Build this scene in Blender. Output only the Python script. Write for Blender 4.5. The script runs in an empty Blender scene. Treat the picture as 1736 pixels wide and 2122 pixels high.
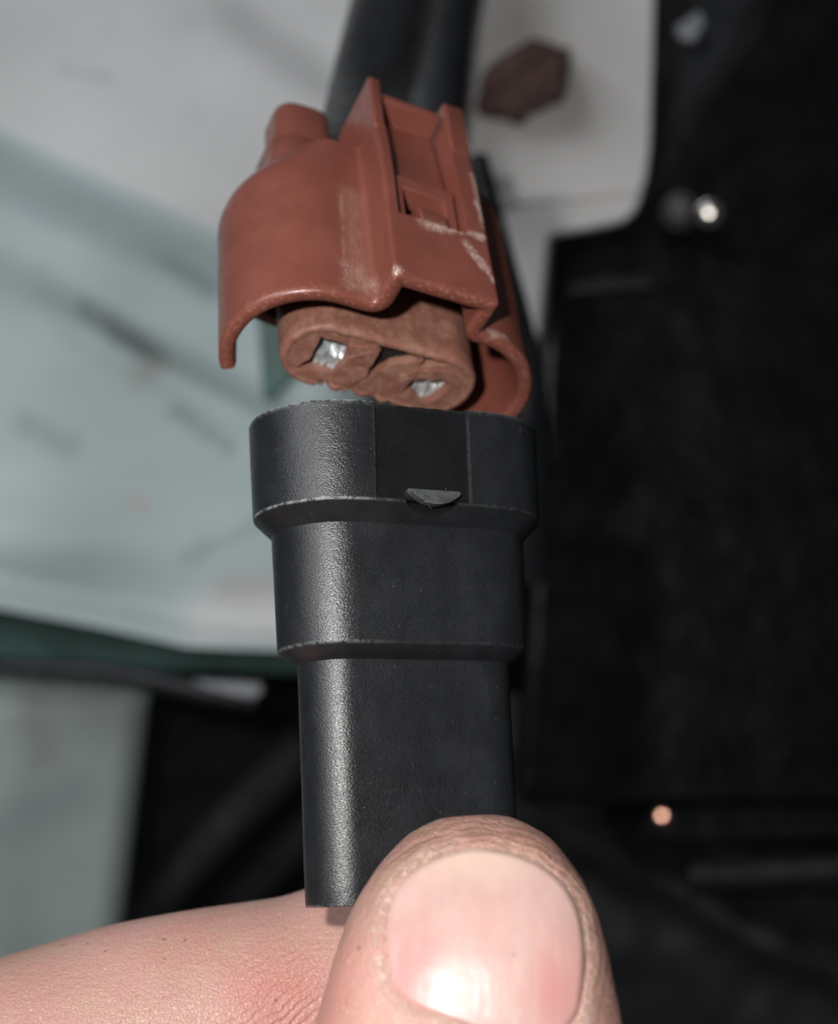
import bpy, bmesh, math, random
import numpy as np
from mathutils import Vector, Matrix, noise
from mathutils.geometry import delaunay_2d_cdt
from mathutils.bvhtree import BVHTree

random.seed(4)
MM = 0.001
sc = bpy.context.scene
COL = sc.collection

# ------------------------------------------------------------ camera, world, lamps, exposure
PITCH = math.radians(15.0)
FPX, CX, CY = 2800.0, 868.0, 1061.0            # focal length and centre in units of a 1736 x 2122 picture
cam_d = bpy.data.cameras.new('camera')
cam = bpy.data.objects.new('camera', cam_d); COL.objects.link(cam)
cam.location = (0, 0, 0)
cam.rotation_euler = (math.pi / 2 + PITCH, 0, 0)
cam_d.sensor_width = 36; cam_d.sensor_fit = 'AUTO'
cam_d.lens = 36 * FPX / 2122
cam_d.clip_start = 0.005; cam_d.clip_end = 20
cam_d.dof.use_dof = True
cam_d.dof.focus_distance = 0.0870
cam_d.dof.aperture_fstop = 28.0
cam_d.dof.aperture_blades = 0
sc.camera = cam

w = bpy.data.worlds.new('World'); sc.world = w; w.use_nodes = True
w.node_tree.nodes['Background'].inputs[0].default_value = (0.80, 0.92, 1.0, 1)
w.node_tree.nodes['Background'].inputs[1].default_value = 0.055

def c2w(x, y, z):
    "camera-relative millimetres (right, up, forward) -> world metres"
    c, s = math.cos(PITCH), math.sin(PITCH)
    return Vector((x, -s * y + c * z, c * y + s * z)) * MM
def px(x, y, z):
    return c2w((x - CX) / FPX * z, -(y - CY) / FPX * z, z)

def lamp(name, kind, loc, target, power, size, color):
    d = bpy.data.lights.new(name, kind); o = bpy.data.objects.new(name, d); COL.objects.link(o)
    o.location = loc; d.energy = power; d.color = color
    if kind == 'AREA': d.shape = 'DISK'; d.size = size
    o.rotation_euler = (target - loc).to_track_quat('-Z', 'Y').to_euler()
    return o
lamp('phone_flash', 'AREA', c2w(-15, 13, -2), c2w(-1, 0, 92), 0.104, 0.0045, (1.0, 0.97, 0.93))
lamp('fill_lamp', 'AREA', c2w(-480, 450, -450), c2w(-20, 20, 260), 3.4, 0.60, (0.95, 0.97, 1.0))  # unseen soft fill, added to brighten the background panels

sc.view_settings.view_transform = 'Standard'; sc.view_settings.look = 'None'
sc.view_settings.gamma = 1; sc.view_settings.exposure = 0.25; sc.view_settings.use_curve_mapping = False
sc.cycles.use_denoising = True
sc.cycles.max_bounces = 6
sc.cycles.sample_clamp_indirect = 4

# ------------------------------------------------------------ node helpers
class NT:
    def __init__(s, name):
        s.m = bpy.data.materials.new(name); s.m.use_nodes = True
        s.t = s.m.node_tree; s.bs = s.t.nodes['Principled BSDF']
        s.obj = s.t.nodes.new('ShaderNodeTexCoord').outputs['Object']
    def n(s, typ, **kw):
        nd = s.t.nodes.new(typ)
        for k, v in kw.items(): setattr(nd, k, v)
        return nd
    def link(s, a, b): s.t.links.new(a, b)
    def put(s, sock, v):
        if isinstance(v, bpy.types.NodeSocket): s.link(v, sock)
        else:
            if isinstance(v, (tuple, list)) and len(v) == 3 and sock.type == 'RGBA': v = (*v, 1)
            sock.default_value = v
    def set(s, **kw):
        for k, v in kw.items(): s.put(s.bs.inputs[k.replace('_', ' ')], v)
    def math(s, op, a, b=0.0, clamp=False):
        nd = s.n('ShaderNodeMath', operation=op, use_clamp=clamp); s.put(nd.inputs[0], a); s.put(nd.inputs[1], b); return nd.outputs[0]
    def vm(s, op, a, b=(0, 0, 0), out=0, scale=None):
        nd = s.n('ShaderNodeVectorMath', operation=op); s.put(nd.inputs[0], a); s.put(nd.inputs[1], b)
        if scale is not None: s.put(nd.inputs['Scale'], scale)
        return nd.outputs['Value'] if out == 'v' else nd.outputs[0]
    def noise(s, scale, detail=3, rough=.55, vec=None, dist=0):
        nd = s.n('ShaderNodeTexNoise'); s.link(vec or s.obj, nd.inputs['Vector'])
        nd.inputs['Scale'].default_value = scale; nd.inputs['Detail'].default_value = detail
        nd.inputs['Roughness'].default_value = rough; nd.inputs['Distortion'].default_value = dist
        return nd.outputs['Fac']
    def stretch(s, sx, sy, sz, rot=(0, 0, 0)):
        nd = s.n('ShaderNodeMapping'); s.link(s.obj, nd.inputs['Vector'])
        nd.inputs['Rotation'].default_value = rot; nd.inputs['Scale'].default_value = (sx, sy, sz); return nd.outputs[0]
    def voro(s, scale, feature='F1', vec=None, rnd=1.0):
        nd = s.n('ShaderNodeTexVoronoi', feature=feature); s.link(vec or s.obj, nd.inputs['Vector'])
        nd.inputs['Scale'].default_value = scale; nd.inputs['Randomness'].default_value = rnd; return nd.outputs['Distance']
    def ramp(s, v, a, b, lo=0.0, hi=1.0, smooth=True):
        nd = s.n('ShaderNodeMapRange', interpolation_type='SMOOTHSTEP' if smooth else 'LINEAR'); s.put(nd.inputs[0], v)
        for i, q in zip((1, 2, 3, 4), (a, b, lo, hi)): nd.inputs[i].default_value = q
        return nd.outputs[0]
    def mix(s, f, a, b):
        nd = s.n('ShaderNodeMix', data_type='RGBA'); s.put(nd.inputs[0], f); s.put(nd.inputs[6], a); s.put(nd.inputs[7], b); return nd.outputs[2]
    def bump(s, h, strength, dist, nrm=None):
        nd = s.n('ShaderNodeBump'); s.put(nd.inputs['Strength'], strength); nd.inputs['Distance'].default_value = dist
        s.link(h, nd.inputs['Height'])
        if nrm: s.link(nrm, nd.inputs['Normal'])
        return nd.outputs[0]
    def attr(s, name):
        return s.n('ShaderNodeAttribute', attribute_name=name).outputs['Fac']
    def blob(s, c, r0, r1, sq=(1, 1, 1)):
        d = s.vm('SUBTRACT', s.obj, tuple(c)); d = s.vm('MULTIPLY', d, sq)
        return s.ramp(s.vm('LENGTH', d, out='v'), r0, r1, 1, 0)
    def seg(s, a, b, r, wob=0.0, wscale=2000):
        a = Vector(a); b = Vector(b); d = b - a
        p = s.vm('SUBTRACT', s.obj, tuple(a))
        t = s.math('DIVIDE', s.vm('DOT_PRODUCT', p, tuple(d), out='v'), d.length_squared, clamp=True)
        q = s.vm('SCALE', tuple(d), scale=t)
        L = s.vm('LENGTH', s.vm('SUBTRACT', p, q), out='v')
        if wob: L = s.math('ADD', L, s.math('MULTIPLY', s.math('SUBTRACT', s.noise(wscale, 2), .5), wob))
        return s.ramp(L, r, 0)

# ------------------------------------------------------------ mesh helpers
def tag(o, label=None, cat=None, group=None, kind=None):
    for k, v in (('label', label), ('category', cat), ('group', group), ('kind', kind)):
        if v: o[k] = v
    return o
def mk(name, vs, fs, mat, parent=None, smooth=35, attrs=None, recalc=True, bevel=0, subsurf=0):
    me = bpy.data.meshes.new(name)
    me.from_pydata([tuple(v) for v in vs], [], fs)
    for k, vals in (attrs or {}).items():
        a = me.attributes.new(k, 'FLOAT', 'POINT'); a.data.foreach_set('value', list(vals))
    if recalc:
        bm = bmesh.new(); bm.from_mesh(me); bmesh.ops.recalc_face_normals(bm, faces=bm.faces); bm.to_mesh(me); bm.free()
    if smooth:
        me.shade_smooth()
        if smooth < 180: me.set_sharp_from_angle(angle=math.radians(smooth))
    o = bpy.data.objects.new(name, me); COL.objects.link(o); o.data.materials.append(mat)
    if parent: o.parent = parent
    if bevel:
        b = o.modifiers.new('bevel', 'BEVEL'); b.width = bevel * MM; b.segments = 3; b.limit_method = 'ANGLE'; b.angle_limit = math.radians(30)
        b.harden_normals = False
    if subsurf:
        b = o.modifiers.new('sub', 'SUBSURF'); b.levels = subsurf; b.render_levels = subsurf
    return o
def empty(name, mw):
    o = bpy.data.objects.new(name, None); COL.objects.link(o); o.matrix_world = mw; o.empty_display_size = .01; return o
def pose(yaw, pitch, roll, x, y, z):
    B = np.array([[1, 0, 0], [0, 0, 1], [0, -1, 0]], float)
    c, s = math.cos(yaw), math.sin(yaw); Ry = np.array([[c, 0, -s], [0, 1, 0], [s, 0, c]])
    c, s = math.cos(pitch), math.sin(pitch); Rx = np.array([[1, 0, 0], [0, c, -s], [0, s, c]])
    c, s = math.cos(roll), math.sin(roll); Rz = np.array([[c, -s, 0], [s, c, 0], [0, 0, 1]])
    R = Rz @ Rx @ Ry @ B
    X = c2w(*R[:, 0]) / MM; Y = -c2w(*R[:, 1]) / MM; Z = c2w(*R[:, 2]) / MM; T = c2w(x, y, z)
    return Matrix(((X.x, Y.x, Z.x, T.x), (X.y, Y.y, Z.y, T.y), (X.z, Y.z, Z.z, T.z), (0, 0, 0, 1)))
def L(u, v, w_): return Vector((u, -v, w_)) * MM      # local: u right, v towards the viewer, w along the axis
def grid_faces(rows, cols, closed=True, base=0):
    f = []
    for i in range(rows - 1):
        for j in range(cols if closed else cols - 1):
            k = (j + 1) % cols
            f.append((base + i * cols + j, base + i * cols + k, base + (i + 1) * cols + k, base + (i + 1) * cols + j))
    return f
def prism(poly, a, b, fn):
    "closed prism: 2-D polygon swept from a to b; fn(p, q, s) -> Vector"
    n = len(poly); vs = [fn(p, q, a) for p, q in poly] + [fn(p, q, b) for p, q in poly]
    fs = [tuple(range(n)), tuple(range(2 * n - 1, n - 1, -1))] + [(i, (i + 1) % n, n + (i + 1) % n, n + i) for i in range(n)]
    return vs, fs
def merge(*parts):
    V, Fc = [], []
    for vs, fs in parts:
        b = len(V); V += list(vs); Fc += [tuple(i + b for i in f) for f in fs]
    return V, Fc
def box(u0, u1, v0, v1, w0, w1):
    return prism([(u0, v0), (u1, v0), (u1, v1), (u0, v1)], w0, w1, lambda p, q, s: L(p, q, s))
def tube(pts, rads, n=20, cap=True, sq=1.0):
    "pts in world metres, rads in mm"
    vs, fs = [], []; up = Vector((0.1, 0.3, 1)).normalized(); N = len(pts)
    for i, p in enumerate(pts):
        t = (pts[min(i + 1, N - 1)] - pts[max(i - 1, 0)]).normalized()
        a = t.cross(up).normalized(); b = a.cross(t)
        for k in range(n):
            th = 2 * math.pi * k / n
            vs.append(p + (a * math.cos(th) + b * math.sin(th) * sq) * rads[i] * MM)
    fs = grid_faces(N, n)
    if cap: fs += [tuple(range(n)), tuple(range((N - 1) * n, N * n))]
    return vs, fs
def spline(P, k=8):
    out = []; n = len(P)
    for i in range(n - 1):
        p0, p1, p2, p3 = P[max(i - 1, 0)], P[i], P[i + 1], P[min(i + 2, n - 1)]
        for j in range(k):
            t = j / k
            out.append(0.5 * ((2 * p1) + (p2 - p0) * t + (2 * p0 - 5 * p1 + 4 * p2 - p3) * t * t + (3 * p1 - p0 - 3 * p2 + p3) * t ** 3))
    out.append(P[-1]); return out
def sstep(x, a, b):
    t = min(1, max(0, (x - a) / (b - a))); return t * t * (3 - 2 * t)

# ------------------------------------------------------------ materials
def plain(name, col, rough, var=.25, nscale=60, bumpd=0, bscale=300, metal=0, spec=.5, dirt=None):
    t = NT(name)
    f = t.noise(nscale, 5, .6)
    c = t.mix(t.ramp(f, .3, .7), tuple(k * (1 - var) for k in col), tuple(min(1, k * (1 + var)) for k in col))
    if dirt: c = t.mix(t.ramp(t.noise(nscale * 2.3, 6, .65), .52, .72, 0, .8), c, dirt)
    t.set(Base_Color=c, Roughness=t.ramp(t.noise(nscale * 3, 4), .3, .7, rough * .8, min(1, rough * 1.2)), Metallic=metal, Specular_IOR_Level=spec)
    if bumpd: t.set(Normal=t.bump(t.noise(bscale, 5, .6), .6, bumpd))
    return t.m

def black_plastic():
    t = NT('black_moulded_plastic')
    wear = t.attr('wear'); sm = t.attr('smooth_zone')
    grain = t.noise(9000, 2, .6)
    speck = t.ramp(t.noise(5200, 1), .69, .78)
    streak = t.noise(500, 4, .6, t.stretch(1, 1, .6))
    col = t.mix(t.ramp(streak, .35, .7), (.0085, .0092, .0108), (.0130, .0142, .0165))
    blot = t.ramp(t.noise(260, 4, .6), .45, .7)
    col = t.mix(t.math('MULTIPLY', blot, .22), col, (.026, .028, .031))
    rub = t.ramp(t.noise(1500, 5, .7, t.stretch(1, 1, .5)), .64, .74)
    col = t.mix(t.math('MULTIPLY', rub, t.math('SUBTRACT', .35, t.math('MULTIPLY', sm, .3))), col, (.075, .08, .085))
    wl = t.math('MULTIPLY', wear, t.ramp(t.noise(2600, 4, .7), .36, .60))
    col = t.mix(t.math('MULTIPLY', sm, .75), col, (.0028, .0028, .0032))
    col = t.mix(wl, col, (.24, .25, .25))
    dust = t.math('MULTIPLY', t.ramp(t.voro(1700), .055, .03), t.ramp(t.noise(700, 2), .5, .6))
    col = t.mix(t.math('MULTIPLY', dust, .6), col, (.40, .40, .38))
    rg = t.math('ADD', t.ramp(grain, .3, .7, .26, .40), t.math('MULTIPLY', wl, .2))
    t.set(Base_Color=col, Roughness=rg, Specular_IOR_Level=.55)
    h = t.math('ADD', grain, t.math('MULTIPLY', t.noise(2300, 3), .25))
    amp = t.math('SUBTRACT', .95, t.math('MULTIPLY', sm, .8))
    t.set(Normal=t.bump(h, amp, .000034))
    return t.m

def brown_plastic(name, dusty):
    t = NT(name)
    wear = t.attr('wear')
    col = t.mix(t.ramp(t.noise(170, 3), .35, .7), (.170, .049, .034), (.200, .062, .044))
    fine = t.noise(6500, 2, .5)
    if dusty:
        col = t.mix(.17, col, (.42, .25, .19))
        d1 = t.ramp(t.noise(800, 7, .72), .42, .66)
        d2 = t.ramp(t.noise(2600, 4, .7), .45, .70)
        dm = t.math('MULTIPLY', t.math('ADD', t.math('MULTIPLY', d1, .75), t.math('MULTIPLY', d2, .45)), .42)
        col = t.mix(dm, col, (.47, .30, .21))
        crumbs = t.ramp(t.voro(3000), .12, .05)
        col = t.mix(t.math('MULTIPLY', crumbs, t.math('MULTIPLY', d1, .5)), col, (.62, .47, .36))
        pass
    # abrasions of the latch side, in the connector's own millimetres
    S = [((-0.3, 9.7, 6.2), (1.6, 9.7, 6.4), .62), ((1.6, 9.7, 6.3), (4.5, 9.7, 6.8), .38), ((2.9, 9.72, 5.4), (4.3, 9.72, 3.2), .42),
         ((4.3, 9.72, 3.1), (4.9, 9.72, 2.0), .25), ((4.75, 9.75, 14.0), (4.85, 9.75, 8.0), .36), ((-5.35, 6.7, 10.5), (-5.6, 6.75, 1.2), .16),
         ((-4.9, 6.7, 2.6), (-3.6, 6.7, 1.0), .9), ((-5.4, 6.7, 3.0), (-5.3, 6.7, .8), .6), ((5.9, 6.8, .1), (7.4, 6.4, .2), .35), ((-3.3, 9.7, .1), (-3.2, 9.7, .2), .5)]
    m = None
    for i, (a, b, r) in enumerate(S):
        k = t.seg(L(*a), L(*b), r * MM * 1.45, wob=.0014 * min(1, r * 2), wscale=900)
        if i in (5, 6, 7): k = t.math('MULTIPLY', k, .30)
        m = k if m is None else t.math('MAXIMUM', m, k)
    sp = t.math('MULTIPLY', t.ramp(t.noise(6000, 5, .9), .47, .58), t.ramp(t.noise(1000, 3, .6), .30, .50))
    sc_ = t.math('MULTIPLY', t.math('MULTIPLY', m, sp), .95)
    col = t.mix(t.math('MULTIPLY', m, .22), col, (.40, .22, .17))
    facet_sheen = t.seg(L(-4.5, 6.75, 11), L(-4.5, 6.75, 1.0), 1.5 * MM, wob=.0006, wscale=700)
    col = t.mix(t.math('MULTIPLY', facet_sheen, t.ramp(t.noise(2400, 6, .75, t.stretch(1, 1, .35)), .3, .7, .12, .42)), col, (.40, .24, .185))  # flat facet's sheen and dust painted in as a paler stripe
    col = t.mix(sc_, col, (.74, .62, .56))
    col = t.mix(t.math('MULTIPLY', wear, t.ramp(t.noise(3000, 3), .48, .66)), col, (.46, .25, .19))
    chip = t.math('MULTIPLY', t.ramp(t.voro(1300), .06, .035), t.ramp(t.noise(400, 2), .56, .64))
    col = t.mix(t.math('MULTIPLY', chip, .6), col, (.6, .42, .36))
    t.set(Base_Color=col, Specular_IOR_Level=.5,
          Roughness=t.ramp(t.noise(900, 4), .3, .7, .30 if not dusty else .50, .44 if not dusty else .70),
          Coat_Weight=.22 if not dusty else .05, Coat_Roughness=.24)
    h = t.math('ADD', t.math('MULTIPLY', fine, .6), t.math('MULTIPLY', t.noise(1100, 4), 1.0))
    t.set(Normal=t.bump(h, .55 if not dusty else .6, .00003 if not dusty else .00003))
    return t.m
M_BLACK = black_plastic()
M_BROWN = brown_plastic('brown_moulded_plastic', False)
M_NOSE = brown_plastic('dusty_brown_plastic', True)
M_CAVITY = plain('black_cavity_fill', (.006, .006, .006), .7, .3, 300)
M_TERM = plain('tinned_terminal_metal', (.50, .53, .55), .42, .45, 1500, .00012, 2200, metal=.45)

# ------------------------------------------------------------ the black stepped sleeve
SL = empty('plug_sleeve', pose(.401, .261, .047, -1.707, 5.67, 95.967))
tag(SL, 'black stepped plastic plug sleeve held between thumb and finger', 'connector')
def build_sleeve():
    F = 4.657; S0, S1 = -3.75, 3.08
    us = [S0 - .05, S0 - .02, S0] + list(np.linspace(S0 + .11, S1 - .11, 60)) + [S1, S1 + .02, S1 + .05]
    cols = [('f', u) for u in [-F, -4.4, -4.1, -3.9, -3.82] + us + [3.2, 3.4, 3.8, 4.2, F]]
    na = 40
    cols += [('r', math.pi / 2 - math.pi * i / na) for i in range(1, na)]
    cols += [('b', u) for u in np.linspace(F, -F, 14)]
    cols += [('l', -math.pi / 2 - math.pi * i / na) for i in range(1, na)]
    n = len(cols)
    prof = [(-8.0, 4.35, 0), (-.25, 4.5, 0), (-.06, 4.6, .2), (0, 4.72, .5), (0, 5.62, .8), (-.04, 5.75, 1), (-.14, 5.80, .3)]
    prof += [(x, 5.80 + (5.62 - 5.80) * (-x / 6.6), 0) for x in np.linspace(-.4, -6.45, 24)]
    lens = list(np.linspace(-6.5, -7.5, 26))
    def rr(x):
        if x > -6.62: return 5.80 - .18 * (-x / 6.6)
        if x > -6.78: return 5.62 - .06 * sstep(-x, 6.62, 6.78)
        return 5.56 - (5.56 - 4.52) * (-x - 6.78) / (7.84 - 6.78)
    prof += [(x, rr(x), 1.0 * math.exp(-((x + 6.70) / .07) ** 2)) for x in lens]
    prof += [(-7.66, rr(-7.66), 0), (-7.84, 4.52, 0), (-7.93, 4.42, 0), (-7.98, 4.385, 0)]
    prof += [(x, 4.385 + (4.13 - 4.385) * (-x - 8) / 7.7, 0) for x in np.linspace(-8.3, -15.62, 14)]
    prof += [(-15.76, 4.125, .35), (-15.84, 4.10, .35), (-15.95, 4.02, 0), (-16.6, 3.06, 0), (-16.68, 2.90, 0), (-16.74, 2.83, 0)]
    prof += [(x, 2.83 - .17 * (-x - 16.74) / 15.3, 0) for x in np.linspace(-17.2, -31.9, 12)]
    prof += [(-32.02, 2.645, .4), (-32.09, 2.58, .3), (-32.09, 1.7, 0), (-29, 1.6, 0)]
    vs, wear, smz = [], [], []
    for i, (z, r, wr) in enumerate(prof):
        outer = 3 < i < len(prof) - 3
        for kind, a in cols:
            sm = 0.; we = wr
            if kind == 'f': u, v = a, r
            elif kind == 'b': u, v = a, -r
            elif kind == 'r': u, v = F + r * math.cos(a), r * math.sin(a)
            else: u, v = -F + r * math.cos(a), r * math.sin(a)
            if kind == 'f' and outer and S0 - .001 <= a <= S1 + .001:
                lb = -6.58 - .82 * max(0, 1 - abs((a - .15) / 1.95) ** 2.2)
                if z > -6.56:
                    v = r - .32 if z < -.01 else min(r, 5.2); sm = 1; we = wr * .3
                elif z > lb and abs(a - .15) < 1.95:
                    v = min(r, 4.66); sm = 1; we = 0
            if kind == 'f' and outer and z > -6.6 and (abs(a - S0) < .03 or abs(a - S1) < .03):
                we = .42 if a < 0 else .06; sm = 0
            if not (kind == 'f' and z > -6.6 and (abs(a - S0) < .03 or abs(a - S1) < .03)): we *= .10 + .9 * (1 - sstep(u, -6.5, -1.5)) + (.25 if z > -.2 else 0)
            # a very slight moulding unevenness
            p = L(u, v, z)
            nz = noise.noise(p * 900) * .012 + noise.noise(p * 260) * .03
            q = L(u * (1 + nz / 9), v * (1 + nz / 6), z + (.03 * noise.noise(Vector((u * 2.2, v * 2.2, 5))) if i in (3, 4, 5, 6) else 0))
            vs.append(q); wear.append(we); smz.append(sm)
    fs = grid_faces(len(prof), n)
    fs += [tuple(range(n)), tuple(range((len(prof) - 1) * n, len(prof) * n))]
    mk('body', vs, fs, M_BLACK, SL, 32, {'wear': wear, 'smooth_zone': smz})
    # latch tooth standing in the window, half-moon seen from below, with a curl of flash
    N = 16; top = [(-1.5 + 3.65 * k / N, -5.86) for k in range(N + 1)]
    bot = [(2.12 - 3.5 * k / N, -6.12 - .78 * math.sin(math.pi * (k / N)) ** .8) for k in range(N + 1)]
    poly = top + bot
    V = [L(a, 5.22, b) for a, b in poly] + [L(a, 6.0 - .28 * (b > -6.0), b) for a, b in poly]
    n2 = len(poly)
    Fc = [tuple(range(n2)), tuple(range(n2, 2 * n2))] + [(i, (i + 1) % n2, n2 + (i + 1) % n2, n2 + i) for i in range(n2)]
    mk('latch_tooth', V, Fc, M_TOOTH, SL, 30, bevel=.025)
    p = [L(-.55, 5.95, -6.75), L(-.35, 6.1, -6.85), L(-.22, 5.95, -6.95), L(-.05, 5.8, -7.12), L(.12, 5.7, -7.18)]
    V, Fc = tube(spline(p, 4), [.05 * (1 - .7 * i / 16) for i in range(17)], 8)
    mk('flash_curl', V, Fc, M_TOOTH, SL, 60)
M_TOOTH = plain('scraped_black_plastic', (.06, .064, .064), .45, .35, 1400, .00004, 4000)
build_sleeve()

# ------------------------------------------------------------ the brown electrical connector
CN = empty('electrical_connector', pose(.525, .656, .12, -2.948, 10.422, 101.193))
tag(CN, 'worn brown plastic electrical connector with open mouth and latch', 'connector')
U1, U2, VB, RS, FS, HS, TW = -3.3, 5.1, 9.7, 6.65, 5.6, 17.4, 1.15
def arc(cx_, cy_, r, a0, a1, n): return [(cx_ + r * math.cos(a0 + (a1 - a0) * i / n), cy_ + r * math.sin(a0 + (a1 - a0) * i / n)) for i in range(n + 1)]
def offset(poly, d):
    out = []; n = len(poly)
    for i in range(n):
        p0, p1, p2 = (Vector(poly[i - 1]), Vector(poly[i]), Vector(poly[(i + 1) % n]))
        e1 = (p1 - p0).normalized(); e2 = (p2 - p1).normalized()
        n1 = Vector((e1.y, -e1.x)); n2 = Vector((e2.y, -e2.x)); m = n1 + n2
        m = m / max(.35, m.length_squared) * 2 if m.length_squared > .2 else n1
        m = m * (1 / 1.0)
        out.append(tuple(p1 + m * d * (1 if m.length < 1.6 else 1.6 / m.length)))
    return out
def fillet(p0, p1, p2, r, n=4):
    a = (Vector(p0) - Vector(p1)).normalized(); b = (Vector(p2) - Vector(p1)).normalized()
    A = Vector(p1) + a * r; B = Vector(p1) + b * r
    return [tuple(A * (1 - t) ** 2 + Vector(p1) * 2 * t * (1 - t) + B * t * t) for t in [i / n for i in range(n + 1)]]
def dens(pts, step):
    out = [pts[0]]
    for a, b in zip(pts, pts[1:]):
        k = max(1, int((Vector(b) - Vector(a)).length / step))
        out += [tuple(Vector(a).lerp(Vector(b), (i + 1) / k)) for i in range(k)]
    return out
def build_shroud():
    path = [(0, -RS), (-FS, -RS)] + arc(-FS, 0, RS, -math.pi / 2, -1.5 * math.pi, 64)[1:]
    path += fillet((-FS, RS), (U1, RS), (U1, VB), .5) + fillet((U1, RS), (U1, VB), (U2, VB), .35)
    path += fillet((U1, VB), (U2, VB), (U2, RS), .35) + fillet((U2, VB), (U2, RS), (FS, RS), .15)
    path += arc(FS, 0, RS, math.pi / 2, -math.pi / 2, 60)
    ins = []
    for p in path:
        if abs(p[0] - (U2 - .35)) < .01 and abs(p[1] - VB) < .01: ins += [(U1 + .93, VB), (U1 + .97, VB), (3.33, VB), (3.37, VB)]
        ins.append(p)
    path = dens(ins + [(0, -RS)], .28)[:-1]
    # drop near-duplicates
    P = [path[0]]
    for p in path[1:]:
        if (Vector(p) - Vector(P[-1])).length > .03: P.append(p)
    n = len(P)
    area = sum(P[i][0] * P[(i + 1) % n][1] - P[(i + 1) % n][0] * P[i][1] for i in range(n))
    I = offset(P, TW if area < 0 else -TW)
    def wmouth(u, v):
        if u < -FS:
            ph = math.degrees(math.atan2(-(u + FS), v))
            if ph > 90: return 9.5 * sstep(ph, 122, 133)
            return 0
        if v < 0 and u > FS:
            ph = math.degrees(math.atan2(u - FS, v)); return 9.5 * sstep(ph, 150, 165)
        return 9.5 if v < 0 else 0
    ts = [0, .012, .03, .06, .1, .16, .22, .28, .34, .355, .36, .372, .376, .40, .46, .52, .58, .64, .70, .76, .82, .88, .93, .97, .99, 1.0]
    def place(u, v, wv, inner):
        if wv > 6.5 and v > (5.6 if inner else 6.75) and U1 - .2 < u < U2 + .2 and (inner or U1 + .95 < u < 3.35):              # open latch channel above the solid bridge
            v = (5.6 if inner else 6.75) + (v - 7.45) * .02
        k = sstep(wv, 12.5, 19.0) ** 1.2
        if u < -4: u = u + 2.9 * k * sstep(-u, 4, 11)
        v2 = v * (1 - .03 * sstep(wv, 13, 17.4))
        nz = .035 * noise.noise(Vector((u * .5, v * .5, wv * .35)))
        return L(u + nz, v2 + nz, wv)
    vs, wear = [], []
    rows = 0
    for t in reversed(ts):                                             # inner wall, top to mouth
        for (u, v), (uo, vo) in zip(I, P):
            w0 = wmouth(uo, vo); vs.append(place(u, v, w0 + (HS - 1.3 - w0) * t, True)); wear.append(0)
        rows += 1
    NR = 8
    for k in range(1, NR):
        th = math.pi * k / NR
        for (u, v), (uo, vo) in zip(I, P):
            w0 = wmouth(uo, vo); mu, mv = (u + uo) / 2, (v + vo) / 2; hu, hv = (uo - u) / 2, (vo - v) / 2
            c = -math.cos(th); c = math.copysign(abs(c) ** .75, c)
            vs.append(place(mu + hu * c, mv + hv * c, w0 - TW * .36 * math.sin(th), False)); wear.append(.28 if k in (4, 5, 6) else .05)
        rows += 1
    for t in ts:
        for (uo, vo) in P:
            w0 = wmouth(uo, vo); vs.append(place(uo, vo, w0 + (HS - w0) * t, False)); wear.append(0.15 if t < .02 else 0)
        rows += 1
    fs = grid_faces(rows, n) + [tuple(range(n)), tuple(range((rows - 1) * n, rows * n))]
    mk('shroud', vs, fs, M_BROWN, CN, 40, {'wear': wear})
build_shroud()

def vw(poly, u0, u1): return prism(poly, u0, u1, lambda p, q, s: L(s, p, q))
# side rails of the latch channel (both carried up past the back of the shroud)
for (a, b) in ((U1 - .02, U1 + .95), (3.35, U2 + .02)):
    q = .975
    poly = [(5.0, 16.6), (VB * q + .01, 16.6), (VB - .1, 22.6), (VB - .35, 23.1), (3.2, 23.0), (3.0, 17.0)]
    V, Fc = vw(poly, a, b); mk('latch_rail', V, Fc, M_BROWN, CN, 30, bevel=.22)
# latch lever: sprung plate with thumb lip at the back and a window over the tooth
up = [(8.95, 10.7), (8.95, 12.0), (8.0, 12.9), (7.2, 20.75), (9.0, 21.0), (9.15, 21.6), (8.8, 22.05), (7.0, 21.9), (6.3, 20.3), (6.9, 12.5), (7.2, 10.5)]
V, Fc = merge(vw(up, -2.1, 3.12),
              vw([(7.4, 6.25), (8.9, 6.25), (8.94, 11.2), (7.5, 11.2)], -2.09, -1.25),
              vw([(7.4, 6.25), (8.9, 6.25), (8.94, 11.2), (7.5, 11.2)], 2.15, 3.11))
mk('latch_lever', V, Fc, M_BROWN, CN, 30, bevel=.14)
V, Fc = vw([(6.4, 6.2), (9.55, 6.2), (9.45, 8.0), (9.0, 8.9), (7.0, 9.2), (6.4, 9.2)], -.35, 1.85)
mk('latch_catch', V, Fc, M_BROWN, CN, 30, bevel=.15)
# wire towers at the back
for i, u in enumerate((-5.85, 3.6)):
    pr = [(17.0, 3.35), (20.4, 3.35), (20.7, 3.15), (20.75, 2.62), (25.7, 2.52), (26.2, 2.4), (26.5, 2.1), (26.6, 1.4)]
    sup = lambda c_: math.copysign(abs(c_) ** .62, c_)
    V = []; n = 40
    for wv, r in pr:
        for k in range(n):
            th = 2 * math.pi * k / n; V.append(L(u + r * sup(math.cos(th)), .8 + r * .92 * sup(math.sin(th)), wv - (.5 if wv > 25 else 0) * (math.sin(th) * .3 - math.cos(th) * .5) * (r / 2.5)))
    Fc = grid_faces(len(pr), n) + [tuple(range(n)), tuple(range((len(pr) - 1) * n, len(pr) * n))]
    mk('wire_tower', V, Fc, M_BROWN, CN, 50)

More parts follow.
